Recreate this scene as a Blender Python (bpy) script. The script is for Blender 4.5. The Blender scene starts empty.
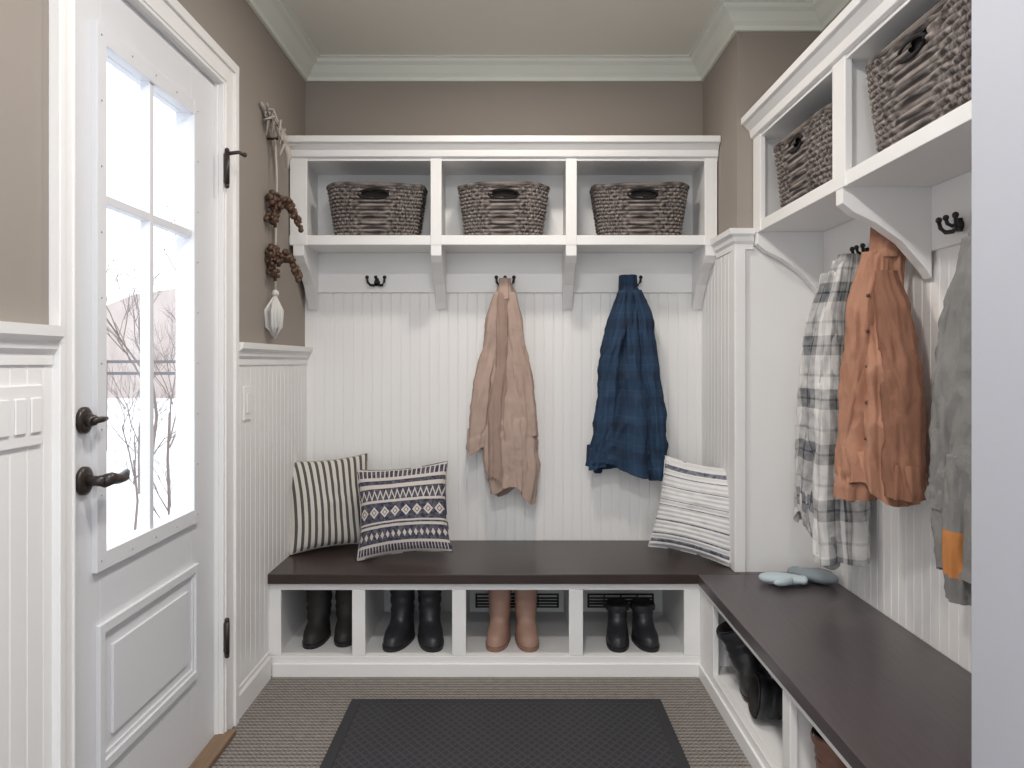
import bpy, math, random
from mathutils import Vector, Matrix, noise
random.seed(7)
sc = bpy.context.scene
try:
    sc.view_settings.view_transform = 'Standard'
    sc.view_settings.look = 'None'
except Exception as e:
    print(e)
pi = math.pi
sin, cos = math.sin, math.cos

# ------------------------------------------------------------------ colours / node helpers
def lin(c):
    o = []
    for v in c[:3]:
        v = v / 255.0
        o.append(v / 12.92 if v <= 0.04045 else ((v + 0.055) / 1.055) ** 2.4)
    return (o[0], o[1], o[2], 1.0)

class S:
    """small wrapper to write math-node expressions"""
    def __init__(s, nt, k): s.nt, s.k = nt, k
    def _m(s, op, *a):
        n = s.nt.nodes.new('ShaderNodeMath'); n.operation = op
        for i, v in enumerate((s,) + a):
            if isinstance(v, S): s.nt.links.new(v.k, n.inputs[i])
            else: n.inputs[i].default_value = v
        return S(s.nt, n.outputs[0])
    def __add__(s, o): return s._m('ADD', o)
    def __sub__(s, o): return s._m('SUBTRACT', o)
    def __mul__(s, o): return s._m('MULTIPLY', o)
    def sin(s): return s._m('SINE')
    def frac(s): return s._m('FRACT')
    def abs(s): return s._m('ABSOLUTE')
    def gt(s, o): return s._m('GREATER_THAN', o)
    def lt(s, o): return s._m('LESS_THAN', o)
    def mx(s, o): return s._m('MAXIMUM', o)
    def mn(s, o): return s._m('MINIMUM', o)
    def band(s, a, b): return s.gt(a) * s.lt(b)

class Mat:
    def __init__(s, name, rough=0.5):
        s.m = bpy.data.materials.new(name); s.m.use_nodes = True
        s.nt = s.m.node_tree; s.b = s.nt.nodes['Principled BSDF']
        s.b.inputs['Roughness'].default_value = rough
    def uv(s):
        n = s.nt.nodes.new('ShaderNodeUVMap'); x = s.nt.nodes.new('ShaderNodeSeparateXYZ')
        s.nt.links.new(n.outputs[0], x.inputs[0]); return S(s.nt, x.outputs[0]), S(s.nt, x.outputs[1])
    def obj(s):
        n = s.nt.nodes.new('ShaderNodeTexCoord'); x = s.nt.nodes.new('ShaderNodeSeparateXYZ')
        s.nt.links.new(n.outputs['Object'], x.inputs[0]); return [S(s.nt, x.outputs[i]) for i in range(3)]
    def noise(s, scale=10, detail=3, mapping=None, uv=False):
        n = s.nt.nodes.new('ShaderNodeTexNoise'); n.inputs['Scale'].default_value = scale; n.inputs['Detail'].default_value = detail
        t = s.nt.nodes.new('ShaderNodeUVMap' if uv else 'ShaderNodeTexCoord')
        mp = s.nt.nodes.new('ShaderNodeMapping')
        s.nt.links.new(t.outputs[0 if uv else 'Object'], mp.inputs[0])
        if mapping: mp.inputs['Scale'].default_value = mapping
        s.nt.links.new(mp.outputs[0], n.inputs['Vector'])
        return S(s.nt, n.outputs['Fac'])
    def mix(s, f, a, b):
        n = s.nt.nodes.new('ShaderNodeMix'); n.data_type = 'RGBA'
        if isinstance(f, S): s.nt.links.new(f.k, n.inputs[0])
        else: n.inputs[0].default_value = f
        for i, c in ((6, a), (7, b)):
            if isinstance(c, S): s.nt.links.new(c.k, n.inputs[i])
            else: n.inputs[i].default_value = lin(c)
        return S(s.nt, n.outputs[2])
    def color(s, c):
        if isinstance(c, S): s.nt.links.new(c.k, s.b.inputs['Base Color'])
        else: s.b.inputs['Base Color'].default_value = lin(c)
        return s
    def bump(s, h, strength=0.3, dist=0.01):
        n = s.nt.nodes.new('ShaderNodeBump'); n.inputs['Strength'].default_value = strength; n.inputs['Distance'].default_value = dist
        s.nt.links.new(h.k, n.inputs['Height']); s.nt.links.new(n.outputs[0], s.b.inputs['Normal']); return s

def paint(name, c, rough=0.5, var=4, bs=0.05):
    m = Mat(name, rough)
    n = m.noise(3.0, 2)
    m.color(m.mix(n, tuple(max(0, v - var) for v in c), tuple(min(255, v + var) for v in c)))
    m.bump(m.noise(220, 2), bs, 0.002)
    return m.m

M = {}
M['white'] = paint('white_trim_paint', (238, 237, 236), 0.4, 2)
M['doorwhite'] = paint('door_paint', (224, 225, 229), 0.38, 2)
M['taupe'] = paint('taupe_wall_paint', (151, 142, 134), 0.7, 3)
M['ceil'] = paint('ceiling_paint', (233, 231, 222), 0.8, 2)
M['crown'] = paint('crown_paint', (232, 235, 226), 0.45, 2)
M['greywall'] = paint('cool_grey_paint', (178, 181, 190), 0.7, 2)
M['black'] = paint('black_metal', (28, 27, 28), 0.35, 3)
M['bronze'] = paint('dark_bronze', (46, 38, 34), 0.35, 4)
M['screw'] = paint('screw_cap', (172, 171, 170), 0.5, 3)
M['switch'] = paint('switch_plastic', (238, 237, 236), 0.3, 1)
M['brownbead'] = paint('brown_bead', (80, 56, 40), 0.45, 20)
M['rope'] = paint('pale_rope', (184, 176, 166), 0.9, 12)
M['tassel'] = paint('white_tassel', (206, 204, 202), 0.9, 8)
M['lining'] = paint('boot_lining', (38, 34, 33), 0.9, 4)
M['snow'] = paint('snow', (236, 238, 244), 0.8, 6)
M['bark'] = paint('tree_bark', (120, 108, 102), 0.9, 15)
M['deckrail'] = paint('deck_rail', (100, 100, 106), 0.7, 8)
M['vent'] = paint('vent_metal', (34, 32, 32), 0.5, 3)
M['button'] = paint('horn_button', (96, 66, 52), 0.4, 5)

m = Mat('oak_threshold', 0.5)
m.color(m.mix(m.noise(6, 4, (14, 1, 14)), (104, 82, 62), (146, 120, 94))); M['oak'] = m.m
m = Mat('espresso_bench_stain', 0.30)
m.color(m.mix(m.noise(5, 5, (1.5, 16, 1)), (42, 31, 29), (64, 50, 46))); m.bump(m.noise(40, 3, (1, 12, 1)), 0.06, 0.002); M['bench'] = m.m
m = Mat('espresso_stain_lit_side', 0.32)
m.color(m.mix(m.noise(5, 5, (16, 1.5, 1)), (64, 57, 59), (88, 80, 83))); m.bump(m.noise(40, 3, (12, 1, 1)), 0.06, 0.002); M['bench_lit'] = m.m  # same espresso stain, lightened and greyed: light sheen painted into the colour
# carpet
m = Mat('ribbed_carpet', 0.95)
x, y, z = m.obj()
row = (y * (2 * pi / 0.021)).sin()
dash = ((x * (2 * pi / 0.016)) + (y * (1 / 0.021)).frac().gt(0.5) * pi).sin()
h = (row * 0.26 + 0.42) + dash * 0.14 + (m.noise(240, 2) - 0.5) * 1.4 + (m.noise(40, 2) - 0.5) * 0.4
m.color(m.mix(h, (80, 75, 72), (172, 165, 158))); m.bump(h, 0.6, 0.004); M['carpet'] = m.m
# rubber mat
m = Mat('rubber_mat', 0.6)
x, y, z = m.obj()
g = ((x * (pi / 0.030)) + (y * (pi / 0.042))).sin().abs().mn(((x * (pi / 0.030)) - (y * (pi / 0.042))).sin().abs())
h = g.gt(0.34)
m.color(m.mix(h, (62, 62, 67), (42, 42, 46))); m.bump(g.lt(0.34), 0.6, 0.004); M['mat'] = m.m
M['matrim'] = paint('mat_border_rubber', (46, 46, 50), 0.65, 4)
# glass
m = Mat('window_glass', 0.0)
nt = m.nt; nt.nodes.clear()
o = nt.nodes.new('ShaderNodeOutputMaterial'); mx = nt.nodes.new('ShaderNodeMixShader'); t = nt.nodes.new('ShaderNodeBsdfTransparent'); g = nt.nodes.new('ShaderNodeBsdfGlossy')
g.inputs['Roughness'].default_value = 0.02; mx.inputs[0].default_value = 0.05
nt.links.new(t.outputs[0], mx.inputs[1]); nt.links.new(g.outputs[0], mx.inputs[2]); nt.links.new(mx.outputs[0], o.inputs[0]); M['glass'] = m.m
m = Mat('lamp_diffuser', 0.5); m.color((255, 245, 230)); m.b.inputs['Emission Color'].default_value = (1, .87, .72, 1); m.b.inputs['Emission Strength'].default_value = 4; M['emit'] = m.m

def cloth(name, c1, c2, sheen=0.2, bs=0.35):
    m = Mat(name, 0.9)
    m.color(m.mix(m.noise(9, 5), c1, c2)); m.bump(m.noise(26, 5) + m.noise(300, 2) * 0.15, bs, 0.012)
    return m.m
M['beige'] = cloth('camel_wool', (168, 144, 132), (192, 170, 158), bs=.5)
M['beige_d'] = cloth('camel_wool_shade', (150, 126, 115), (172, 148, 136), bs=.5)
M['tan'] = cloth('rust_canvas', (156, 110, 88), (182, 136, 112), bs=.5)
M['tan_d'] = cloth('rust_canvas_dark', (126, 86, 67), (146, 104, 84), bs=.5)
M['grey'] = cloth('grey_canvas', (112, 111, 110), (142, 141, 139), bs=.5)
M['orange'] = cloth('orange_lining', (186, 120, 64), (204, 138, 82))
M['mitten_w'] = cloth('knit_white', (170, 188, 196), (204, 216, 220))
M['mitten_g'] = cloth('knit_grey', (112, 122, 130), (152, 162, 168))

def leather(name, c, rough=0.4, var=8):
    m = Mat(name, rough)
    m.color(m.mix(m.noise(14, 4), tuple(max(0, v - var) for v in c), tuple(v + var for v in c))); m.bump(m.noise(60, 4), 0.2, 0.004)
    return m.m
M['bootblack'] = leather('black_suede', (40, 37, 36), 0.6)
M['bootdark'] = leather('black_rubber_boot', (42, 43, 47), 0.38)
M['boottan'] = leather('tan_leather', (168, 134, 118), 0.5, 12)
M['bootbrown'] = leather('brown_leather', (122, 88, 76), 0.5)
M['sole'] = leather('boot_sole', (26, 25, 26), 0.6, 3)
M['soletan'] = leather('tan_sole', (140, 106, 90), 0.6, 5)

m = Mat('flannel_plaid_grey', 0.9)
u, v = m.uv()
P = 0.17
fu = (u * (1 / P)).frac(); fv = (v * (1 / P)).frac()
bu = fu.band(0.08, 0.45); bv = fv.band(0.08, 0.45)
tu = fu.band(0.68, 0.73).mx(fu.band(.24, .28)); tv = fv.band(0.68, 0.73).mx(fv.band(.24, .28))
f = bu * 0.38 + bv * 0.36 + tu * 0.2 + tv * 0.2 + (m.noise(40, 3) - 0.5) * 0.6
m.color(m.mix(f, (212, 210, 208), (62, 66, 74))); m.bump(m.noise(26, 5), 0.4, 0.01); M['plaid'] = m.m
m = Mat('dark_denim', 0.85)
P = 0.11
u, v = m.uv(); fu = (u * (1 / P)).frac(); fv = (v * (1 / P)).frac()
c = m.mix((fu.band(0.1, 0.5) * 0.5 + fv.band(0.1, 0.5) * 0.5) * 0.8, (34, 60, 88), (24, 36, 56))
c = m.mix((fu.band(.72, .76)).mx(fv.band(.72, .76)) * 0.14, c, (84, 104, 124))
c = m.mix((m.noise(9, 5) - 0.45) * 1.1, c, (34, 64, 94))
m.color(c); m.bump(m.noise(26, 5), 0.5, 0.012); M['navy'] = m.m

m = Mat('ticking_stripe', 0.9); u, v = m.uv()
st = (u * 13.0).frac().gt(0.56)
m.color(m.mix(st * 0.9, (206, 201, 193), (46, 43, 46))); m.bump(m.noise(120, 3), 0.25, 0.003); M['pstripe'] = m.m
m = Mat('tribal_bands', 0.9); u, v = m.uv()
def tri(k): return ((u * k).frac() - 0.5).abs()
rows_ = []
rows_.append(v.band(0.02, 0.09) * ((u * 30.0).frac().gt(0.25)))
rows_.append(v.band(0.12, 0.28) * (tri(16.0) + ((v - 0.20) * 8.0).abs()).gt(0.34))
rows_.append(v.band(0.31, 0.33))
dm = (tri(8.0) + ((v - 0.46) * 6.5).abs())
rows_.append(v.band(0.35, 0.57) * (dm.band(0.16, 0.24).mx(dm.gt(0.44))))
rows_.append(v.band(0.60, 0.74) * (((tri(15.0) * 0.20) - (v - 0.61)).abs().gt(0.020)))
rows_.append(v.band(0.79, 0.84)); rows_.append(v.band(0.88, 0.97) * (tri(20.0)).gt(.14))
f = rows_[0]
for r_ in rows_[1:]: f = f.mx(r_)
m.color(m.mix(f * (m.noise(80, 2) * 0.6 + 0.62), (200, 192, 186), (42, 46, 68))); m.bump(m.noise(120, 3), 0.25, 0.003); M['ptribal'] = m.m
m = Mat('woven_stripe', 0.95); u, v = m.uv()
lines = (v.band(.06, .10)).mx(v.band(.15, .165)).mx(v.band(.30, .315)).mx(v.band(.47, .48)).mx(v.band(.53, .54)).mx(v.band(.68, .69)).mx(v.band(.80, .81)).mx(v.band(.87, .92))
m.color(m.mix(lines * (m.noise(60, 2) + 0.3), (222, 221, 220), (66, 72, 94))); m.bump(((v * 130.0).sin() * 0.5 + m.noise(60, 3)), 0.45, 0.006); M['pwoven'] = m.m
m = Mat('seagrass_weave', 0.8); u, v = m.uv()
n1 = m.noise(1.0, 4, (110, 16, 1), uv=True); n2 = m.noise(22, 3)
rowdark = (v * (14.0 * pi)).sin().abs()
m.color(m.mix((n1 - 0.5) * 2.6 + (n2 - 0.5) * 0.5 + rowdark * 0.55 - 0.06, (50, 44, 43), (164, 153, 147))); m.bump(n1, 0.4, 0.004); M['basket'] = m.m
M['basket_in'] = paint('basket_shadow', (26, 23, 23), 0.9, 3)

# ------------------------------------------------------------------ mesh builder
class MB:
    def __init__(s): s.v = []; s.f = []; s.mt = []; s.uv = []; s.sm = []; s.names = []
    def mi(s, n):
        if n not in s.names: s.names.append(n)
        return s.names.index(n)
    def face(s, idx, mat, uv=None, smooth=False):
        s.f.append(tuple(idx)); s.mt.append(s.mi(mat)); s.uv.append(uv or [(0, 0)] * len(idx)); s.sm.append(smooth)
    def box(s, x0, x1, y0, y1, z0, z1, mat):
        b = len(s.v)
        s.v += [(x, y, z) for z in (z0, z1) for y in (y0, y1) for x in (x0, x1)]
        for q in ((0, 2, 3, 1), (4, 5, 7, 6), (0, 1, 5, 4), (2, 6, 7, 3), (0, 4, 6, 2), (1, 3, 7, 5)):
            s.face([b + i for i in q], mat)
    def prism(s, pts, a0, a1, axis, mat):
        """polygon pts in the two axes other than `axis`; a0/a1 numbers or per-point lists"""
        b = len(s.v); n = len(pts)
        for a in (a0, a1):
            for k, p in enumerate(pts):
                q = list(p); q.insert(axis, a[k] if isinstance(a, list) else a); s.v.append(tuple(q))
        s.face([b + i for i in range(n)][::-1], mat); s.face([b + n + i for i in range(n)], mat)
        for i in range(n):
            j = (i + 1) % n; s.face([b + i, b + j, b + n + j, b + n + i], mat)
    def loft(s, rings, mat, closed=True, cap0=False, cap1=False, smooth=True, us=1.0, vs=None, skip=None):
        b = len(s.v); n = len(rings[0])
        for r in rings: s.v += [tuple(p) for p in r]
        nr = len(rings)
        for j in range(nr - 1):
            v0 = vs[j] if vs else j / (nr - 1); v1 = vs[j + 1] if vs else (j + 1) / (nr - 1)
            for i in range(n if closed else n - 1):
                if skip and skip(i, j): continue
                k = (i + 1) % n
                s.face([b + j * n + i, b + j * n + k, b + (j + 1) * n + k, b + (j + 1) * n + i], mat,
                       [(us * i / n, v0), (us * (i + 1) / n, v0), (us * (i + 1) / n, v1), (us * i / n, v1)], smooth)
        if cap0: s.face([b + i for i in range(n)][::-1], mat, None, smooth)
        if cap1: s.face([b + (nr - 1) * n + i for i in range(n)], mat, None, smooth)
    def tube(s, path, r, mat, n=8, cap=True):
        path = [Vector(p) for p in path]; rings = []
        for i, p in enumerate(path):
            d = (path[min(i + 1, len(path) - 1)] - path[max(i - 1, 0)])
            d = d.normalized() if d.length > 1e-9 else Vector((0, 0, 1))
            a = Vector((0, 0, 1)) if abs(d.z) < 0.8 else Vector((1, 0, 0))
            e = d.cross(a).normalized(); g = d.cross(e)
            rr = r[i] if isinstance(r, (list, tuple)) else r
            rings.append([p + (e * cos(t) + g * sin(t)) * rr for t in [2 * pi * k / n for k in range(n)]])
        s.loft(rings, mat, cap0=cap, cap1=cap)
    def sphere(s, c, r, mat, sx=1, sy=1, sz=1, n=12):
        rings = []
        for j in range(1, n):
            ph = pi * j / n
            rings.append([(c[0] + r * sx * sin(ph) * cos(2 * pi * i / n), c[1] + r * sy * sin(ph) * sin(2 * pi * i / n), c[2] - r * sz * cos(ph)) for i in range(n)])
        s.loft(rings, mat, cap0=True, cap1=True)
    def xf(s, start, mat4):
        for i in range(start, len(s.v)): s.v[i] = tuple(mat4 @ Vector(s.v[i]))
    def done(s, name, bevel=0, sub=0, solid=0, seg=2):
        me = bpy.data.meshes.new(name); me.from_pydata(s.v, [], s.f)
        for n in s.names: me.materials.append(M[n])
        me.polygons.foreach_set('material_index', s.mt); me.polygons.foreach_set('use_smooth', s.sm)
        uvl = me.uv_layers.new(name='UVMap'); fl = [c for f in s.uv for p in f for c in p]
        uvl.data.foreach_set('uv', fl); me.update()
        import bmesh
        bm = bmesh.new(); bm.from_mesh(me); bmesh.ops.recalc_face_normals(bm, faces=bm.faces); bm.to_mesh(me); bm.free()
        ob = bpy.data.objects.new(name, me); sc.collection.objects.link(ob)
        if bevel:
            md = ob.modifiers.new('bevel', 'BEVEL'); md.width = bevel; md.segments = seg; md.limit_method = 'ANGLE'; md.angle_limit = math.radians(40)
        if sub:
            md = ob.modifiers.new('sub', 'SUBSURF'); md.levels = sub; md.render_levels = sub
        return ob

# room constants (metres)
XL, YB, CEIL = -0.91, 3.436, 2.49
XA, YS, XR = 0.841, 2.916, 1.165         # alcove right side, stub face, right wall
XN, YN = 0.766, 1.30                      # near right wall
BT = 0.386                                # bench top height

# ------------------------------------------------------------------ shell
b = MB(); b.box(-1.03, 1.3, -1.3, 3.56, -0.1, 0, 'carpet'); b.done('floor')
b = MB(); b.box(-1.03, 1.3, -1.3, 3.56, CEIL, CEIL + .1, 'ceil'); b.done('ceiling')
b = MB(); b.box(-1.03, 1.3, YB, YB + .12, 0, CEIL, 'taupe'); b.done('wall_back')
b = MB()
b.box(XL - .12, XL, -1.3, 1.595, 0, CEIL, 'taupe'); b.box(XL - .12, XL, 2.42, YB, 0, CEIL, 'taupe'); b.box(XL - .12, XL, 1.595, 2.42, 2.04, CEIL, 'taupe')
b.done('wall_left')
b = MB(); b.box(XR, XR + .12, YN, YS, 0, CEIL, 'taupe'); b.done('wall_right')
b = MB(); b.box(XA, XR + .12, YS, YB, 1.6, CEIL, 'taupe'); b.box(XA, XR + .12, YS, YB, 0, 1.6, 'white'); b.done('wall_back_stub')
b = MB(); b.box(XN, XR + .12, -1.3, YN, 0, CEIL, 'greywall'); b.done('wall_right_near')

def bead(name, axis, c0, c1, face, sgn, z0, z1, w=.042, d=.0026, g=.0035):
    """beadboard strip. axis 0: runs along x on plane y=face ; axis 1: along y on plane x=face"""
    pr = []; t = 0.008
    a = c0
    pr.append((c0, t))
    while a + w < c1:
        a += w
        pr += [(a - g, t), (a - g * .5, t - d), (a, t - d * .5), (a + g * .5, t - d), (a + g, t)]
    pr.append((c1, t))
    def P(p, z): return (p[0], face + sgn * p[1], z) if axis == 0 else (face + sgn * p[1], p[0], z)
    b = MB(); b.loft([[P(p, z0) for p in pr], [P(p, z1) for p in pr]], 'white', closed=False, smooth=False)
    return b.done(name)
bead('trim_beadboard_back', 0, XL, XA, YB, -1, BT, 1.50, d=.0020)
bead('trim_beadboard_left_far', 1, 2.54, YB, XL, 1, 0.09, 1.17, .05, .0009, .003)
bead('trim_beadboard_left_near', 1, -1.3, 1.53, XL, 1, 0.09, 1.17, .05, .0010, .003)
bead('trim_beadboard_alcove', 1, YS + .03, YB, XA, -1, BT, 1.60, .052, .0012, .003)
bead('trim_beadboard_right', 1, YN, YS, XR, -1, BT, 1.50, .045, .0012, .003)

b = MB(); b.box(XA - .012, XA + .03, YS - .012, YS + .035, BT, 1.592, 'white'); b.done('trim_corner_post', .003)

def prof_run(b, prof, mat, axis, a0, a1, base, sgn, zb, m0=0, m1=0):
    """profile (out, dz) extruded along axis, ends mitred by m*out"""
    pts = [(base + sgn * o, zb + dz) for o, dz in prof]
    b.prism(pts, [a0 + m0 * o for o, dz in prof], [a1 + m1 * o for o, dz in prof], axis, mat)
chair = [(0, 0), (.012, 0), (.012, .02), (.02, .03), (.022, .045), (.034, .055), (.036, .075), (0, .075)]
b = MB()
prof_run(b, chair, 'white', 1, 2.54, YB, XL, 1, 1.16); b.done('trim_chair_rail_far')
b = MB(); prof_run(b, chair, 'white', 1, -1.3, 1.528, XL, 1, 1.165); b.done('trim_chair_rail_near')
b = MB(); prof_run(b, chair, 'white', 1, YS, 3.17, XA, -1, 1.59, -1, 0)
prof_run(b, chair, 'white', 0, XA, .899, YS, -1, 1.59, -1, 0); b.done('trim_cap_stub')
basep = [(0, 0), (.018, 0), (.018, .075), (.012, .085), (.012, .095), (.004, .105), (0, .105)]
b = MB(); prof_run(b, basep, 'white', 1, 2.54, 2.885, XL, 1, 0); b.done('baseboard_left_far')
b = MB(); prof_run(b, basep, 'white', 1, -1.3, 1.528, XL, 1, 0); b.done('baseboard_left_near')
b = MB(); prof_run(b, basep, 'greywall', 1, -1.3, 1.29, XN, -1, 0); b.done('baseboard_right_near')
crown = [(0, -.085), (.012, -.085), (.016, -.07), (.03, -.058), (.05, -.03), (.066, -.02), (.07, -.008), (.085, -.006), (.085, 0), (0, 0)]
b = MB()
prof_run(b, crown, 'crown', 0, XL, XA, YB, -1, CEIL, 1, -1)
prof_run(b, crown, 'crown', 1, -1.3, YB, XL, 1, CEIL, 0, -1)
prof_run(b, crown, 'crown', 1, YS, YB, XA, -1, CEIL, -1, -1)
prof_run(b, crown, 'crown', 0, XA, XR, YS, -1, CEIL, -1, -1)
prof_run(b, crown, 'crown', 1, YN, YS, XR, -1, CEIL, 0, -1)
b.done('trim_crown')

# ------------------------------------------------------------------ door
b = MB()
D0, D1 = 1.603, 2.412; xf0, xf1 = -.966, -.921
g0, g1, gz0, gz1 = 1.744, 2.239, .74, 1.885
b.box(xf0, xf1, D0, g0, .012, 2.032, 'doorwhite'); b.box(xf0, xf1, g1, D1, .012, 2.032, 'doorwhite')
b.box(xf0, xf1, g0, g1, gz1, 2.032, 'doorwhite'); b.box(xf0, xf1, g0, g1, .012, gz0, 'doorwhite')
fw = .034; xo = xf1 + .012
b.box(xf1 - .004, xo, g0 - fw, g0 + .006, gz0 - fw, gz1 + fw, 'doorwhite'); b.box(xf1 - .004, xo, g1 - .006, g1 + fw, gz0 - fw, gz1 + fw, 'doorwhite')
b.box(xf1 - .004, xo - .0005, g0 + .006, g1 - .006, gz1 - .006, gz1 + fw, 'doorwhite'); b.box(xf1 - .004, xo - .0005, g0 + .006, g1 - .006, gz0 - fw, gz0 + .006, 'doorwhite')
for i in range(9):
    zz = gz0 - .01 + (gz1 - gz0 + .02) * i / 8
    for yy in (g0 - fw * .5, g1 + fw * .5): b.sphere((xo, yy, zz), .003, 'screw', n=6)
for i in range(1, 4):
    yy = g0 + (g1 - g0) * i / 4
    for zz in (gz0 - fw * .5, gz1 + fw * .5): b.sphere((xo, yy, zz), .003, 'screw', n=6)
mc = (g0 + g1) / 2 - .005
b.box(xf1 - .022, xf1 + .004, mc - .010, mc + .010, gz0, gz1, 'doorwhite'); b.box(xf1 - .022, xf1 + .0035, g0, g1, 1.527, 1.547, 'doorwhite')
b.box(xf1 - .026, xf1 - .022, g0, g1, gz0, gz1, 'glass')
def frame(b, y0, y1, z0, z1, w, x0, x1, mat):
    b.box(x0, x1, y0, y0 + w, z0, z1, mat); b.box(x0, x1, y1 - w, y1, z0, z1, mat); b.box(x0, x1, y0 + w, y1 - w, z0, z0 + w, mat); b.box(x0, x1, y0 + w, y1 - w, z1 - w, z1, mat)
frame(b, 1.725, 2.27, .255, .585, .022, xf1, xf1 + .011, 'doorwhite'); frame(b, 1.747, 2.248, .277, .563, .012, xf1, xf1 + .005, 'doorwhite')
b.box(xf1, xf1 + .007, 1.79, 2.205, .318, .522, 'doorwhite')
door = b.done('door_1', .003)
b = MB()
def rosette(b, y, z, r):
    b.tube([(xf1 + .001, y, z), (xf1 + .008, y, z), (xf1 + .012, y, z)], [r, r, r * .75], 'bronze', 20)
rosette(b, 1.672, 1.045, .029); b.tube([(xf1 + .001, 1.672, 1.045), (xf1 + .02, 1.672, 1.045), (xf1 + .03, 1.672, 1.045)], [.014, .014, .010], 'bronze', 14)
b.tube([(xf1 + .033, 1.655, 1.045), (xf1 + .035, 1.69, 1.046), (xf1 + .035, 1.705, 1.047)], [.007, .007, .005], 'bronze', 10)
b.done('door_deadbolt', 0)
b = MB(); rosette(b, 1.672, .915, .031)
b.tube([(xf1 + .001, 1.672, .915), (xf1 + .03, 1.672, .915), (xf1 + .05, 1.672, .915)], [.014, .011, .013], 'bronze', 14)
b.tube([(xf1 + .05, 1.665, .915), (xf1 + .054, 1.69, .918), (xf1 + .054, 1.72, .912), (xf1 + .053, 1.745, .914), (xf1 + .05, 1.765, .922)], [.014, .014, .011, .012, .007], 'bronze', 12)
b.done('door_lever_handle', 0)
b = MB()
b.box(XL, XL + .016, 1.5305, 1.598, 0, 2.039, 'white'); b.box(XL, XL + .024, 1.53, 1.55, 0, 2.099, 'white'); b.box(XL + .01, XL + .02, 1.585, 1.592, 0, 2.038, 'white')
b.box(XL, XL + .016, 2.417, 2.5345, 0, 2.039, 'white'); b.box(XL, XL + .024, 2.505, 2.535, 0, 2.099, 'white'); b.box(XL + .01, XL + .02, 2.43, 2.438, 0, 2.038, 'white')
b.box(XL, XL + .0165, 1.5307, 2.534, 2.035, 2.101, 'white'); b.box(XL, XL + .0245, 1.5298, 2.5352, 2.098, 2.128, 'white'); b.box(XL + .01, XL + .02, 1.59, 2.438, 2.045, 2.053, 'white')
b.box(XL - .12, XL + .0005, 1.595, 1.602, 0, 2.033, 'white'); b.box(XL - .12, XL + .0005, 2.413, 2.42, 0, 2.033, 'white'); b.box(XL - .12, XL + .0005, 1.595, 2.42, 2.033, 2.041, 'white')
b.done('trim_door_casing', .002)
b = MB(); b.box(-1.03, XL + .02, 1.603, 2.412, 0, .011, 'oak'); b.box(XL - .01, XL + .045, 1.56, 2.45, .0, .018, 'oak'); b.done('door_threshold', .003)
for z in (.316, 1.77):
    b = MB(); b.tube([(XL + .028, 2.414, z - .05), (XL + .028, 2.414, z + .05)], .008, 'bronze', 10)
    b.box(XL + .017, XL + .022, 2.414, 2.44, z - .045, z + .045, 'bronze')
    b.sphere((XL + .028, 2.414, z + .055), .008, 'bronze', n=8); b.sphere((XL + .028, 2.414, z - .055), .008, 'bronze', n=8)
    if z > 1:
        b.tube([(XL + .03, 2.414, z + .045), (XL + .06, 2.425, z + .052), (XL + .075, 2.43, z + .045)], .006, 'bronze', 8)
        b.sphere((XL + .077, 2.43, z + .045), .008, 'bronze', n=8)
    b.done('door_hinge', 0)

def switch(name, y0, y1, z, k):
    b = MB(); x = XL + .008
    b.box(x, x + .006, y0, y1, z - .057, z + .057, 'switch')
    w = (y1 - y0) / k
    for i in range(k):
        c = y0 + w * (i + .5); b.box(x + .006, x + .010, c - .016, c + .016, z - .033, z + .033, 'switch')
    b.done(name, .002)
switch('light_switch', 2.61, 2.685, 1.03, 1)
switch('light_switch', 1.30, 1.49, 1.07, 4)

# ------------------------------------------------------------------ wall shelf (back)
def bracket_pts(front, wall, ztop, sg):
    d = wall - front
    return [(front, ztop), (front, ztop - .045), (front + d * .12, ztop - .07), (front + d * .35, ztop - .10), (front + d * .62, ztop - .15), (front + d * .85, ztop - .22), (wall - sg * .019, ztop - .25), (wall - sg * .019, ztop)]
YF = 3.176
SZ0, SZ1, TZ0, TZ1 = 1.648, 1.687, 2.0, 2.035
cor = [(-.002, 0), (-.010, .005), (-.014, .03), (-.034, .05), (-.045, .055), (-.045, .08), (.24, .08), (.24, .0)]
b = MB()
b.box(XL + .001, XA - .001, YF + .004, YB - .001, SZ0, SZ1, 'white'); b.box(XL + .001, XA - .001, YF + .004, YB - .001, TZ0 - .01, TZ0 + .02, 'white')
b.box(XL + .002, XA - .002, YB - .012, YB - .001, SZ1 - .001, TZ0, 'white')
st = [(-.905, -.835), (-.332, -.287), (.219, .264), (.785, .836)]
for a, c in st:
    b.box(a, c, YF, YF + .02, SZ0 - .002, TZ0 + .002, 'white')
    mid = (a + c) / 2; w = min(.0225, (c - a) / 2)
    b.box(mid - w * .8, mid + w * .8, YF + .01, YB - .002, SZ1 - .002, TZ0, 'white')
    b.prism(bracket_pts(YF + .002, YB, SZ0 + .001, 1), mid - w * .98, mid + w * .98, 0, 'white')
b.prism([(YF + o, TZ0 + dz) for o, dz in cor], XL + .003, XA - .003, 0, 'white')
b.done('wall_cubby_shelf_back', .002)
b = MB(); b.box(XL + .001, XA - .001, YB - .02, YB - .001, 1.474, SZ0, 'white'); b.done('trim_hook_rail_back', .002)

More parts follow.
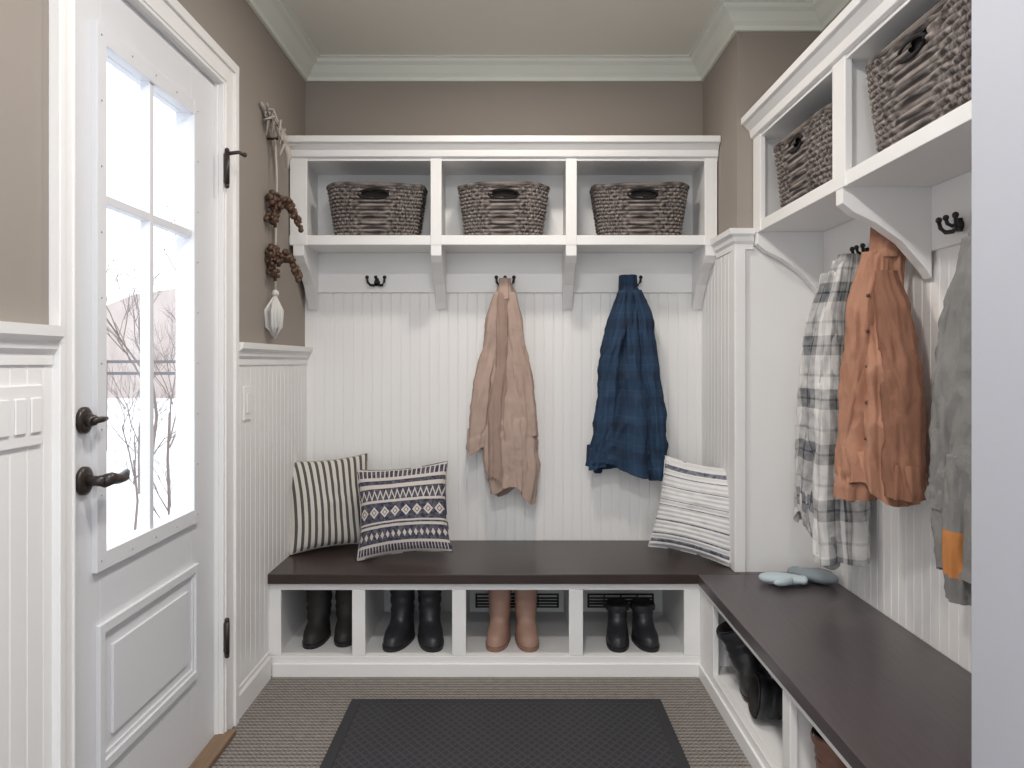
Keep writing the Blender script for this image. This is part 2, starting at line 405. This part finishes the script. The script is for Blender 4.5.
XF = .90
b = MB()
Y0, Y1 = YN + .002, YS - .005
b.box(XF + .004, XR - .001, Y0, Y1, SZ0, SZ1, 'white'); b.box(XF + .004, XR - .001, Y0, Y1, TZ0 - .01, TZ0 + .02, 'white'); b.box(XR - .012, XR - .001, Y0 + .001, Y1 - .001, SZ1 - .001, TZ0, 'white')
for a, c in [(2.83, Y1 + .001), (2.108, 2.193), (Y0 + .001, 1.42)]:
    b.box(XF, XF + .02, a, c, SZ0 - .002, TZ0 + .002, 'white')
    mid = (a + c) / 2; w = .0225
    if c > Y1: mid = Y1 - w
    b.box(XF + .01, XR - .002, mid - w * .8, mid + w * .8, SZ1 - .002, TZ0, 'white')
    b.prism(bracket_pts(XF + .002, XR, SZ0 + .001, 1), mid - w, mid + w, 1, 'white')
b.prism([(XF + o, TZ0 + dz) for o, dz in cor], Y0, Y1 + .003, 1, 'white')
b.done('wall_cubby_shelf_side', .002)
b = MB(); b.box(XR - .02, XR - .001, YN + .001, YS - .001, 1.474, SZ0, 'white'); b.done('trim_hook_rail_side', .002)

# ------------------------------------------------------------------ bench
b = MB(); XBF = .70; YBF = 2.90
b.box(XL + .001, XBF, YBF, YBF + .02, 0, .077, 'white'); b.box(XL + .001, XBF, YBF, YBF + .02, .322, .350, 'white')
ops = [(-.859, -.595), (-.546, -.223), (-.171, .212), (.264, .64)]
edges = [XL + .001] + [v for o in ops for v in o] + [XBF]
for i in range(0, len(edges), 2):
    b.box(edges[i], edges[i + 1], YBF, YBF + .02, .077, .322, 'white')
    mid = (edges[i] + edges[i + 1]) / 2
    b.box(mid - .012, mid + .012, YBF + .02, YB - .02, .06, .345, 'white')
b.box(XL + .001, XA - .01, YBF + .0205, YB - .01, .055, .077, 'white'); b.box(XL + .001, XA - .01, YB - .02, YB - .001, 0, .35, 'white')
b.box(XL + .02, XBF - .004, YBF - .008, YBF, 0, .05, 'white')
b.box(XBF, XBF + .02, YN + .002, YBF + .02, 0, .077, 'white'); b.box(XBF, XBF + .02, YN + .002, YBF + .02, .322, .35, 'white')
for a, c in [(2.717, YBF + .02), (1.965, 2.02), (YN + .002, 1.40)]:
    b.box(XBF, XBF + .02, a, c, .077, .322, 'white')
    mid = (a + c) / 2
    b.box(XBF + .02, XR - .02, mid - .012, mid + .012, .06, .345, 'white')
b.box(XBF + .0205, XR - .001, YN + .002, YS - .001, .055, .077, 'white'); b.box(XR - .02, XR - .001, YN + .002, YS - .001, 0, .35, 'white')
b.box(XBF - .008, XBF, YN + .002, YBF, 0, .05, 'white')
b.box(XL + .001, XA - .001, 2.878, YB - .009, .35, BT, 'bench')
b.box(.686, XR - .009, YN + .002, 2.877, .35, BT, 'bench_lit'); b.box(XA - .0005, XR - .009, 2.877, YS - .001, .35, BT, 'bench_lit')
b.done('storage_bench', .002)
for x0, x1 in ((-.16, .205), (.33, .62)):
    b = MB(); y1 = YB - .0205
    b.box(x0, x1, y1 - .006, y1, .150, .157, 'vent'); b.box(x0, x1, y1 - .006, y1, .096, .102, 'vent')
    b.box(x0, x0 + .008, y1 - .006, y1, .098, .152, 'vent'); b.box(x1 - .008, x1, y1 - .006, y1, .098, .152, 'vent')
    for k in range(3): b.box(x0, x1, y1 - .010, y1 - .002, .109 + k * .013, .116 + k * .013, 'vent')
    for k in range(1, 4): b.box(x0 + (x1 - x0) * k / 4 - .003, x0 + (x1 - x0) * k / 4 + .003, y1 - .012, y1, .098, .152, 'vent')
    b.done('vent_grille')

# ------------------------------------------------------------------ floor mat
b = MB(); b.box(-.52, .48, 1.78, 2.66, .003, .012, 'mat')
b.box(-.55, -.515, 1.75, 2.68, 0, .014, 'matrim'); b.box(.475, .51, 1.75, 2.68, 0, .014, 'matrim')
b.box(-.515, .475, 2.645, 2.68, 0, .0139, 'matrim'); b.box(-.515, .475, 1.75, 1.785, 0, .0139, 'matrim'); b.box(-.515, .475, 1.785, 2.645, 0, .004, 'matrim')
b.done('door_mat', .002)

# ------------------------------------------------------------------ baskets
def basket(cx, cy, z, wt, dt, h, rot):
    b = MB(); n = 200; rows = 14; taper = .84; sub = 4
    rings = []; vs = []
    nr = rows * sub
    for j in range(nr + 1):
        t = j / nr; sc_ = taper + (1 - taper) * t
        ring = []
        for i in range(n):
            th = 2 * pi * i / n
            p = 5.0
            cx_, sx_ = cos(th), sin(th)
            X = math.copysign(abs(cx_) ** (2 / p), cx_) * wt / 2 * sc_; Y = math.copysign(abs(sx_) ** (2 / p), sx_) * dt / 2 * sc_
            nrm = Vector((X / (wt * wt), Y / (dt * dt), 0)).normalized()
            r = t * rows
            d = .006 * abs(sin(pi * r)) * (1 + .7 * sin(i * 2 * pi / 8 + pi * int(r))) + .002 * noise.noise(Vector((X * 40, Y * 40, t * 12)))
            ring.append((X + nrm.x * d, Y + nrm.y * d, h * t + .005 * sin(th * 3 + cx * 9) * t))
        rings.append(ring); vs.append(t)
    hx, hz = .060, .018; zc = h * .82
    def skip(i, j):
        p = rings[j][i]; return p[1] < 0 and (abs(p[0] / hx) ** 2.6 + abs((p[2] - zc) / hz) ** 2.6) < 1
    b.loft(rings, 'basket', us=1.0, vs=vs, skip=skip)
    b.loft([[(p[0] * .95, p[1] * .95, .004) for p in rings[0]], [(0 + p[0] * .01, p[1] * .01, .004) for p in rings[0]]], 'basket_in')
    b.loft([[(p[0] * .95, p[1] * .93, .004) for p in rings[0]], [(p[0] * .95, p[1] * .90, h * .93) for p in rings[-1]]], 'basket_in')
    b.tube([Vector(rings[-1][i % n]) + Vector((0, 0, .001)) for i in range(0, n + 1, 2)], .009, 'basket', 8)
    yf = -dt / 2 * (taper + (1 - taper) * .82) - .003
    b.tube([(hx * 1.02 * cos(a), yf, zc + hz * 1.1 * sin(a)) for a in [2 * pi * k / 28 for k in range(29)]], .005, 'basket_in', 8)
    b.xf(0, Matrix.Translation((cx, cy, z)) @ Matrix.Rotation(rot, 4, 'Z'))
    b.done('wicker_basket')
basket(-.567, 3.30, 1.689, .395, .22, .205, 0)
basket(-.035, 3.30, 1.689, .37, .22, .205, 0)
basket(.535, 3.30, 1.689, .39, .22, .205, 0)
basket(1.028, 2.52, 1.689, .52, .225, .225, -pi / 2)
basket(1.028, 1.79, 1.689, .56, .225, .245, -pi / 2)

# ------------------------------------------------------------------ hooks
def mapper(wall, o):
    if wall == 'b': return lambda u, w, z: (o[0] + u, o[1] - w, o[2] + z)
    return lambda u, w, z: (o[0] - w, o[1] - u, o[2] + z)
def hook(wall, o):
    f = mapper(wall, o); b = MB()
    b.tube([f(0, 0, 0), f(0, .006, 0)], .013, 'black', 14)
    b.tube([f(0, .004, -.016), f(0, .006, .018)], .008, 'black', 8)
    for s in (-1, 1):
        b.tube([f(0, .006, -.004), f(s * .012, .016, -.014), f(s * .026, .026, -.014), f(s * .036, .034, -.002), f(s * .038, .037, .016)], [.007, .006, .006, .0055, .005], 'black', 8)
        b.sphere(f(s * .038, .037, .019), .0085, 'black', n=8)
    b.tube([f(0, .006, .004), f(0, .024, -.002), f(0, .036, .004), f(0, .040, .016)], [.006, .005, .005, .005], 'black', 8)
    b.sphere(f(0, .040, .019), .008, 'black', n=8)
    b.done('coat_hook')
HZ = 1.518
hb = YB - .021
for x in (-.59, -.03, .52): hook('b', (x, hb, HZ))
hr = XR - .021
for y in (2.50, 2.245, 1.985, 1.74): hook('r', (hr, y, HZ))

# ------------------------------------------------------------------ garments
def interp(tab, t):
    for i in range(len(tab) - 1):
        a, c = tab[i], tab[i + 1]
        if t <= c[0]:
            k = (t - a[0]) / (c[0] - a[0]) if c[0] > a[0] else 0
            k = max(0, min(1, k)); k = k * k * (3 - 2 * k) * .5 + k * .5
            return [a[j] + (c[j] - a[j]) * k for j in range(len(a))]
    return list(tab[-1])
def fold(x):            # rounded ridges with sharp valleys
    return 1.0 - 2.0 * (1.0 - abs(sin(x * .5))) ** 1.6

def drape(b, f, tab, mat, seed, amp=.14, n=140, steps=100, us=.9, hem=.0, kf=(3, 5, 9), band=None, wmin=.006, crumple=.12, cuff=0):
    """tab rows: (dz downwards, u centre, half width u, w centre, half depth)"""
    rnd = random.Random(seed); ph = [rnd.uniform(0, 6.28) for _ in range(6)]
    rings = []; vs = []; L = tab[-1][0]
    if n < 100: steps = 70
    for j in range(steps + 1):
        t = j / steps; z = tab[0][0] + (L - tab[0][0]) * t
        _, uc, hu, wc, hw = interp(tab, z)
        uc += .006 * sin(z * 14 + ph[0])
        cf = 1.0
        if cuff and z > L - cuff: cf = 1.08
        elif cuff and z > L - cuff - .012: cf = .94
        ring = []
        for i in range(n):
            th = 2 * pi * i / n
            A = amp * (.45 + .7 * t)
            r = 1 + A * (.8 * fold(kf[0] * th + ph[0] + t * .9) + .75 * fold(kf[1] * th + ph[1] - t * 1.3) + .5 * fold(kf[2] * th + ph[2] + t * 1.4))
            q = Vector((cos(th) * 1.6 + seed, sin(th) * 1.6 + z * 2.5, z * 5.0))
            nz = noise.noise(q); n2 = noise.noise(q * 2.3 + Vector((5, 1, 2)))
            r += crumple * ((1 - abs(nz) * 3.2) * .6 + (1 - abs(n2) * 3) * .35 - .35)
            r *= cf
            cx_, sx_ = cos(th), sin(th)
            u = uc + hu * r * math.copysign(abs(cx_) ** .85, cx_); w = wc + hw * r * math.copysign(abs(sx_) ** .85, sx_)
            w = max(w, wmin + .004 * (1 + sin(th * 7)))
            zz = -z
            zz += t ** 4 * hem * (sin(2 * th + ph[3]) * .6 + sin(3 * th + ph[4]) * .4)
            ring.append(f(u, w, zz))
        rings.append(ring); vs.append(-z)
    if band:
        a, c, bm_ = band; ja = int(a * steps); jc = int(c * steps)
        b.loft(rings[:ja + 1], mat, us=us, vs=vs[:ja + 1], cap0=True); b.loft(rings[ja:jc + 1], bm_, us=us, vs=vs[ja:jc + 1]); b.loft(rings[jc:], mat, us=us, vs=vs[jc:])
    else: b.loft(rings, mat, us=us, vs=vs, cap0=True)
    last = [Vector(p) for p in rings[-1]]; c = sum(last, Vector()) / n
    r2 = [c + (p - c) * .93 + Vector((0, 0, .004)) for p in last]; r3 = [c + (p - c) * .85 + Vector((0, 0, .09)) for p in last]
    b.loft([last, r2, r3], mat, us=us, vs=[vs[-1], vs[-1] - .01, vs[-1] - .05], cap1=True)
    return rings

# camel coat
b = MB(); f = mapper('b', (-.03, hb, HZ))
drape(b, f, [(.0, 0, .016, .045, .016), (.05, 0, .036, .05, .026), (.16, -.005, .055, .055, .038), (.35, .0, .072, .06, .046), (.6, .02, .085, .06, .05), (.75, .03, .085, .06, .05), (.91, .025, .070, .06, .045)], 'beige', 3, .20, us=.8, hem=.05, crumple=.16)
drape(b, f, [(.05, -.02, .022, .07, .022), (.2, -.052, .034, .078, .028), (.45, -.088, .040, .078, .034), (.73, -.122, .038, .07, .03)], 'beige', 5, .14, us=.3, n=56, hem=.02, crumple=.22, cuff=.06)
drape(b, f, [(.05, .02, .022, .068, .022), (.2, .05, .034, .078, .03), (.45, .072, .038, .078, .034), (.66, .098, .038, .075, .032)], 'beige', 8, .14, us=.3, n=56, hem=.02, crumple=.22)
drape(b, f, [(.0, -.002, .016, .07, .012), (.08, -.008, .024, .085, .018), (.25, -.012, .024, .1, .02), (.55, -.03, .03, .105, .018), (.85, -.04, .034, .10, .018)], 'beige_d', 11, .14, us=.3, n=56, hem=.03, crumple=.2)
drape(b, f, [(.0, .0, .018, .06, .018), (.035, .0, .032, .066, .026), (.08, .004, .028, .075, .026)], 'beige', 12, .05, us=.3, n=48)
b.done('beige_coat')
# dark blue jacket
b = MB(); f = mapper('b', (.505, hb, HZ))
drape(b, f, [(.02, 0, .022, .045, .022), (.05, -.005, .042, .05, .033), (.12, -.008, .060, .058, .042), (.3, -.015, .082, .06, .05), (.55, -.02, .102, .062, .056), (.81, -.02, .115, .06, .05)], 'navy', 21, .18, us=.9, hem=.035, crumple=.26)
drape(b, f, [(.04, .022, .024, .07, .026), (.18, .056, .034, .085, .034), (.4, .082, .038, .09, .038), (.6, .105, .036, .09, .036), (.85, .132, .032, .08, .028)], 'navy', 22, .12, us=.3, n=56, crumple=.42, hem=.01, cuff=.05)
drape(b, f, [(.04, -.022, .024, .07, .026), (.18, -.056, .036, .082, .034), (.4, -.085, .040, .085, .038), (.6, -.110, .038, .085, .036), (.80, -.136, .034, .075, .03)], 'navy', 23, .12, us=.3, n=56, crumple=.42, hem=.01)
drape(b, f, [(.008, 0, .024, .05, .020), (.025, 0, .032, .055, .030), (.065, 0, .036, .06, .036)], 'navy', 24, .10, us=.3, n=48, crumple=.2)
drape(b, f, [(.05, .0, .012, .095, .008), (.3, .0, .018, .105, .010), (.78, .005, .02, .105, .010)], 'navy', 25, .05, us=.2, n=48, crumple=.2)
b.done('denim_jacket')
# grey flannel on side wall
b = MB(); f = mapper('r', (hr, 2.53, HZ))
drape(b, f, [(.0, 0, .026, .05, .03), (.06, .0, .05, .07, .045), (.2, .0, .062, .09, .062), (.5, .0, .075, .098, .072), (.85, .0, .08, .10, .078), (.96, .0, .075, .095, .072)], 'plaid', 31, .18, us=.9, hem=.09, crumple=.2)
drape(b, f, [(.06, -.01, .035, .10, .035), (.25, -.025, .042, .138, .04), (.5, -.035, .043, .15, .045), (.86, -.05, .046, .155, .045)], 'plaid', 32, .14, us=.32, n=56, hem=.03, crumple=.26)
drape(b, f, [(.02, .02, .02, .085, .02), (.3, .03, .03, .125, .03), (.6, .035, .03, .13, .03), (.94, .035, .03, .125, .03)], 'plaid', 33, .14, us=.32, n=56, hem=.05, crumple=.24)
b.done('flannel_shirt')
# rust jacket
b = MB(); f = mapper('r', (hr, 2.245, HZ))
drape(b, f, [(-.01, 0, .026, .05, .03), (.05, .0, .040, .07, .045), (.18, .0, .060, .088, .058), (.4, .01, .08, .095, .068), (.6, .02, .09, .098, .074), (.72, .03, .094, .098, .074)], 'tan', 41, .15, us=.9, hem=.04, crumple=.2)
drape(b, f, [(.03, .0, .030, .092, .033), (.2, .0, .040, .132, .040), (.45, .0, .044, .142, .044), (.60, -.005, .044, .150, .044), (.74, -.01, .042, .156, .042)], 'tan', 42, .10, us=.3, n=56, crumple=.3, cuff=.05)
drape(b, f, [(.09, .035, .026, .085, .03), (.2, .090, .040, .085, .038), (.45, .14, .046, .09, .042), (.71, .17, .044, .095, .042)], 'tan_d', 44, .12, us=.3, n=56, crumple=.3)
drape(b, f, [(-.03, 0, .030, .05, .03), (.0, 0, .040, .06, .040), (.05, 0, .040, .07, .042)], 'tan', 45, .06, us=.3, n=48)
for k in range(5): b.sphere(f(.045 + .010 * k, .140 + .006 * k, -.16 - .10 * k), .0055, 'button', n=8)
b.done('rust_jacket')
# grey jacket
b = MB(); f = mapper('r', (hr, 1.74, HZ))
drape(b, f, [(.0, 0, .04, .05, .03), (.05, 0, .08, .06, .042), (.2, .0, .12, .07, .05), (.5, .0, .145, .075, .058), (.84, .0, .15, .075, .058)], 'grey', 51, .12, us=.9, hem=.02, crumple=.18)
drape(b, f, [(.06, -.065, .04, .065, .032), (.25, -.105, .042, .08, .04), (.5, -.12, .046, .09, .042), (.70, -.135, .046, .085, .042)], 'grey', 52, .10, us=.3, n=56, crumple=.3, cuff=.05)
drape(b, f, [(.56, -.03, .036, .11, .036), (.76, -.035, .038, .115, .038), (.89, -.03, .042, .11, .04)], 'grey', 53, .10, us=.3, n=48, crumple=.2, band=(.52, .84, 'orange'))
b.done('grey_jacket')

# ------------------------------------------------------------------ cushions
def pillow(name, w, h, t, mat, loc, rz, tilt, roll=0):
    b = MB(); n = 40
    for sgn in (-1, 1):
        rows = []
        for j in range(n + 1):
            v = j / n * 2 - 1; r = []
            for i in range(n + 1):
                u = i / n * 2 - 1
                X = w / 2 * u * (1 - .09 * (1 - v * v)); Z = h / 2 * v * (1 - .09 * (1 - u * u))
                th = t / 2 * (max(0, (1 - u * u) * (1 - v * v))) ** .42
                th *= 1 + .16 * noise.noise(Vector((u * 2, v * 2, loc[0] * 5)))
                th += .010 * noise.noise(Vector((u * 5, v * 5, loc[0] * 5))) * (1 - max(abs(u), abs(v)))
                r.append((X, sgn * (th + .0015), Z + h / 2))
            rows.append(r)
        base = len(b.v)
        for r in rows: b.v += r
        for j in range(n):
            for i in range(n):
                a = base + j * (n + 1) + i
                b.face([a, a + 1, a + n + 2, a + n + 1], mat, [(i / n, j / n), ((i + 1) / n, j / n), ((i + 1) / n, (j + 1) / n), (i / n, (j + 1) / n)], True)
    def E(u, v): return (w / 2 * u * (1 - .09 * (1 - v * v)), 0, h / 2 * v * (1 - .09 * (1 - u * u)) + h / 2)
    k = 20; path = [E(-1 + 2 * i / k, -1) for i in range(k)] + [E(1, -1 + 2 * i / k) for i in range(k)] + [E(1 - 2 * i / k, 1) for i in range(k)] + [E(-1, 1 - 2 * i / k) for i in range(k + 1)]
    b.tube(path, .0035, mat, 6)
    b.xf(0, Matrix.Translation(loc) @ Matrix.Rotation(rz, 4, 'Z') @ Matrix.Rotation(-tilt, 4, 'X') @ Matrix.Rotation(roll, 4, 'Y'))
    mz = min(v[2] for v in b.v); b.xf(0, Matrix.Translation((0, 0, BT + .001 - mz)))
    b.done(name)
R = math.radians
pillow('striped_cushion', .36, .385, .13, 'pstripe', (-.738, 3.225, BT), R(24), R(16), R(-2))
pillow('patterned_cushion', .375, .365, .13, 'ptribal', (-.42, 3.06, BT), R(-3), R(22), R(-6))
pillow('woven_cushion', .345, .375, .13, 'pwoven', (.693, 3.075, BT), R(-36), R(14), R(5))

# ------------------------------------------------------------------ boots
def boot(b, x, y, z, ang, H, L, mat, sole, rs=.05, lean=0, wd=.042):
    st = len(b.v); n = 32
    fr = L * .72; bk = L * .28
    def ring(zz, back, front, hw, dx=0):
        r = []
        for i in range(n):
            th = 2 * pi * i / n; c, s = cos(th), sin(th)
            X = (front if c > 0 else back) * math.copysign(abs(c) ** .8, c); Y = hw * math.copysign(abs(s) ** .9, s) * (1 + .15 * c * (1 if front > .1 else 0))
            r.append((X + dx, Y, zz))
        return r
    b.loft([ring(0, bk, fr, wd * 1.02), ring(.016, bk * 1.03, fr * 1.02, wd * 1.06), ring(.018, bk * .98, fr * .98, wd * .98)], sole, cap0=True, smooth=False)
    secs = [(.017, bk * .98, fr * .98, wd), (.035, bk * .99, fr * .98, wd * 1.0), (.05, bk * .97, fr * .90, wd * .97), (.062, bk * .95, fr * .74, wd * .92), (.075, bk * .93, fr * .58, wd * .88), (.09, bk * .92, rs * 1.25, rs * .82), (.11, bk * .92, rs * 1.05, rs * .84)]
    k = 9
    for i in range(1, k + 1):
        t = i / k; zz = .11 + (H - .11) * t
        wob = .0025 * sin(i * 2.3)
        secs.append((zz, bk * .92 * (1 - t) + rs * t + wob, rs * 1.0 + wob, rs * (.84 + .14 * t) + wob))
    rings = [ring(*s_) for s_ in secs]
    b.loft(rings, mat)
    top = secs[-1]
    b.loft([ring(H, *top[1:]), ring(H + .003, top[1] * .95, top[2] * .95, top[3] * .95), ring(H - .003, top[1] * .9, top[2] * .9, top[3] * .9), ring(H * .6, top[1] * .85, top[2] * .85, top[3] * .8)], 'lining', cap1=True)
    b.loft([ring(H - .022, top[1] * 1.04, top[2] * 1.04, top[3] * 1.05), ring(H - .012, top[1] * 1.06, top[2] * 1.06, top[3] * 1.07), ring(H - .004, top[1] * 1.04, top[2] * 1.04, top[3] * 1.04)], mat)
    b.xf(st, Matrix.Translation((x, y, z)) @ Matrix.Rotation(ang, 4, 'Z') @ Matrix.Rotation(lean, 4, 'X'))
    mz = min(v[2] for v in b.v[st:]); b.xf(st, Matrix.Translation((0, 0, z - mz)))
def pair(name, specs, mat, sole, H, L, rs=.05, wd=.042):
    for s_ in specs:
        b = MB(); boot(b, s_[0], s_[1], .0775, R(s_[2]), H, L, mat, sole, rs, R(s_[3]) if len(s_) > 3 else 0, wd); b.done(name)
pair('black_suede_boot', [(-.765, 3.10, -93), (-.658, 3.12, -86)], 'bootblack', 'sole', .235, .19, .052)
pair('rubber_boot', [(-.432, 3.08, -102), (-.325, 3.08, -78)], 'bootdark', 'sole', .235, .21, .050, .046)
pair('tan_boot', [(-.048, 3.08, -98), (.054, 3.08, -84)], 'boottan', 'soletan', .225, .205, .048)
pair('black_ankle_boot', [(.413, 3.06, -96), (.512, 3.06, -82)], 'bootdark', 'sole', .15, .18, .043)
pair('black_winter_boot', [(.815, 2.60, -104, 20)], 'bootdark', 'sole', .205, .20, .062, .05)
pair('black_winter_boot', [(.925, 2.36, -95, 82)], 'bootdark', 'sole', .19, .20, .060, .05)
pair('brown_ankle_boot', [(.785, 1.895, -97), (.90, 1.87, -90)], 'bootbrown', 'soletan', .19, .20, .050)

# mittens
def mitten(x, y, rz, mat, name, s=1.0):
    b = MB(); rings = []
    prof = [(-.075, .030, .013), (-.055, .033, .016), (-.048, .028, .014), (-.03, .033, .017), (0, .042, .021), (.04, .043, .022), (.075, .034, .019), (.095, .018, .012), (.10, .004, .004)]
    for px, hw, hh in prof:
        rings.append([(px, hw * cos(t), .022 + hh * sin(t)) for t in [2 * pi * k / 24 for k in range(24)]])
    b.loft(rings, mat, cap0=True, cap1=True)
    b.tube([(-.02, .02, .022), (.005, .045, .024), (.03, .06, .022), (.05, .064, .02)], [.014, .016, .014, .006], mat, 12)
    b.xf(0, Matrix.Translation((x, y, BT + .001)) @ Matrix.Rotation(rz, 4, 'Z') @ Matrix.Scale(s, 4))
    b.done(name, sub=1)
mitten(.965, 2.74, R(165), 'mitten_w', 'knit_mitten', .95)
mitten(1.065, 2.79, R(-50), 'mitten_g', 'knit_mitten', 1.05)

# ------------------------------------------------------------------ wall hanging
b = MB(); xw = XL + .03; yc = 2.90
rnd = random.Random(4)
b.tube([(XL, yc, 2.0), (xw + .01, yc, 2.0)], .005, 'bronze', 8)
b.tube([(xw, yc, 2.0), (xw + .004, yc + .006, 1.85), (xw, yc + .004, 1.6), (xw, yc, 1.36)], .0045, 'rope', 6)
b.tube([(xw - .022, yc - .10, 2.10), (xw - .005, yc - .03, 2.07), (xw + .02, yc + .02, 2.02), (xw + .035, yc + .05, 1.95), (xw + .03, yc + .05, 1.90)], [.006, .012, .015, .011, .005], 'rope', 8)
for k in range(20):
    a = rnd.uniform(-.7, .7); l = rnd.uniform(.04, .10); q = rnd.uniform(0, 1)
    p0 = Vector((xw - .015 + .04 * q, yc - .08 + .12 * q, 2.09 - .09 * q))
    b.tube([p0, p0 + Vector((rnd.uniform(-.01, .025), a * l * .6, rnd.uniform(-.03, .03))), p0 + Vector((rnd.uniform(-.01, .04), a * l, rnd.uniform(-.08, .02)))], [.006, .005, .003], 'rope', 6)
for zc in (1.745, 1.545):
    for k in range(110):
        if k < 50:
            ox = -.012 + rnd.uniform(-.010, .022); oy = rnd.uniform(-.04, .02); oz = .055 - rnd.uniform(0, .11)
        else:
            q = (k - 50) / 60; ox = .0 + q * .085; oy = rnd.uniform(-.02, .02) + q * .03; oz = .035 * sin(q * 3.0) - .075 * q * q + rnd.uniform(-.018, .018)
        b.sphere((xw + ox, yc + oy, zc + oz), rnd.uniform(.007, .012), 'brownbead', n=7)
    b.tube([(xw - .01, yc - .02, zc + .06), (xw + .005, yc, zc + .01), (xw + .045, yc + .015, zc + .02), (xw + .078, yc + .03, zc - .06)], [.009, .012, .010, .005], 'brownbead', 8)
    b.tube([(xw - .005, yc, zc - .03), (xw + .0, yc, zc - .075)], [.011, .006], 'brownbead', 8)
for k in range(44):
    a = 2 * pi * k / 44; rr = rnd.uniform(.012, .044)
    b.tube([(xw + .0, yc, 1.42), (xw - .004 + rr * .7 * cos(a), yc + rr * 1.2 * sin(a), 1.36), (xw - .004 + rr * .6 * cos(a), yc + rr * sin(a), 1.30), (xw, yc + rr * .3 * sin(a), 1.265 + rnd.uniform(-.01, .01))], [.004, .006, .006, .003], 'tassel', 5)
b.sphere((xw, yc, 1.425), .014, 'tassel', n=8)
b.done('beaded_wall_hanging')

# ------------------------------------------------------------------ ceiling lamps (all out of view, two added as fill)
def lamp(x, y, e, col, size):
    b = MB(); n = 32
    r = [[(x + q * cos(2 * pi * k / n), y + q * sin(2 * pi * k / n), z) for k in range(n)] for q, z in ((.115, CEIL), (.115, CEIL - .012), (.095, CEIL - .016), (.09, CEIL - .006))]
    b.loft(r, 'white', smooth=False); b.loft([r[-1], [(x + .001 * cos(2 * pi * k / n), y + .001 * sin(2 * pi * k / n), CEIL - .006) for k in range(n)]], 'emit')
    b.done('unseen_ceiling_light')
    L = bpy.data.lights.new('unseen_ceiling_lamp', 'AREA'); L.shape = 'DISK'; L.size = size; L.energy = e; L.color = col
    o = bpy.data.objects.new('unseen_ceiling_lamp', L); o.location = (x, y, CEIL - .03); sc.collection.objects.link(o)
lamp(.05, 2.45, 11, (1, .92, .83), .18)
lamp(-.05, 1.1, 19, (1, .97, .93), .18)  # unseen fill lamp, added to brighten the near half of the room
lamp(0, -.4, 20, (1, .97, .94), .18)  # unseen fill lamp, added behind the camera for frontal light

# ------------------------------------------------------------------ outside
b = MB(); b.box(-60, -1.04, -20, 60, -.5, -.35, 'snow'); b.done('ground_snow')
hm = Mat('winter_woods', 0.95); hm.color(hm.mix(hm.noise(1.5, 6, (1, 1, .4)), (160, 142, 136), (218, 210, 206))); M['hill'] = hm.m
b = MB(); pts = [(-40 + 2 * i, 3.6 + 1.3 * noise.noise(Vector((i * .35, 1, 2)))) for i in range(36)]
b.prism([(-40, -.4)] + pts + [(30, -.4)], 33, 34, 1, 'hill'); b.done('distant_hillside')
def tree(x, y, h, seed):
    rnd = random.Random(seed); b = MB()
    def br(p, d, l, r, lev):
        q = p + d * l * .5 + Vector((rnd.uniform(-1, 1), rnd.uniform(-1, 1), 0)) * l * .05; e = p + d * l
        b.tube([p, q, e], [r, r * .85, r * .65], 'bark', 5, False)
        if lev == 0: return
        for k in range(3 if lev > 1 else 4):
            nd = (d + Vector((rnd.uniform(-1, 1), rnd.uniform(-1, 1), rnd.uniform(-.2, .6))) * .75).normalized()
            br(p + d * l * rnd.uniform(.45, 1), nd, l * rnd.uniform(.55, .8), r * .55, lev - 1)
    br(Vector((x, y, -.36)), Vector((0, 0, 1)), h, h * .018, 5)
    b.done('bare_tree')
tree(-3.6, 8.2, 1.0, 1); tree(-5.2, 11.2, 1.5, 2); tree(-5.6, 13.5, 1.8, 3); tree(-3.2, 6.6, .7, 6); tree(-4.3, 9.0, .8, 9); tree(-2.6, 5.9, .5, 12)
b = MB()
for z in (.95, 1.15): b.box(-14, -1.6, 13.3, 13.36, z, z + .05, 'deckrail')
for i in range(9): b.box(-14 + i * 1.4, -13.93 + i * 1.4, 13.28, 13.36, -.35, 1.2, 'deckrail')
b.done('garden_fence')

# ------------------------------------------------------------------ world + camera
w = bpy.data.worlds.new('overcast_sky'); sc.world = w; w.use_nodes = True
bg = w.node_tree.nodes['Background']; bg.inputs[0].default_value = (.91, .955, 1.0, 1); bg.inputs[1].default_value = 2.15
cd = bpy.data.cameras.new('camera'); cam = bpy.data.objects.new('camera', cd); sc.collection.objects.link(cam)
cam.location = (0, 0, 1.17); cam.rotation_euler = (pi / 2, 0, 0); cd.sensor_width = 36; cd.lens = 780 / 1024 * 36; cd.shift_y = -22 / 1024
cd.clip_start = .05
sc.camera = cam
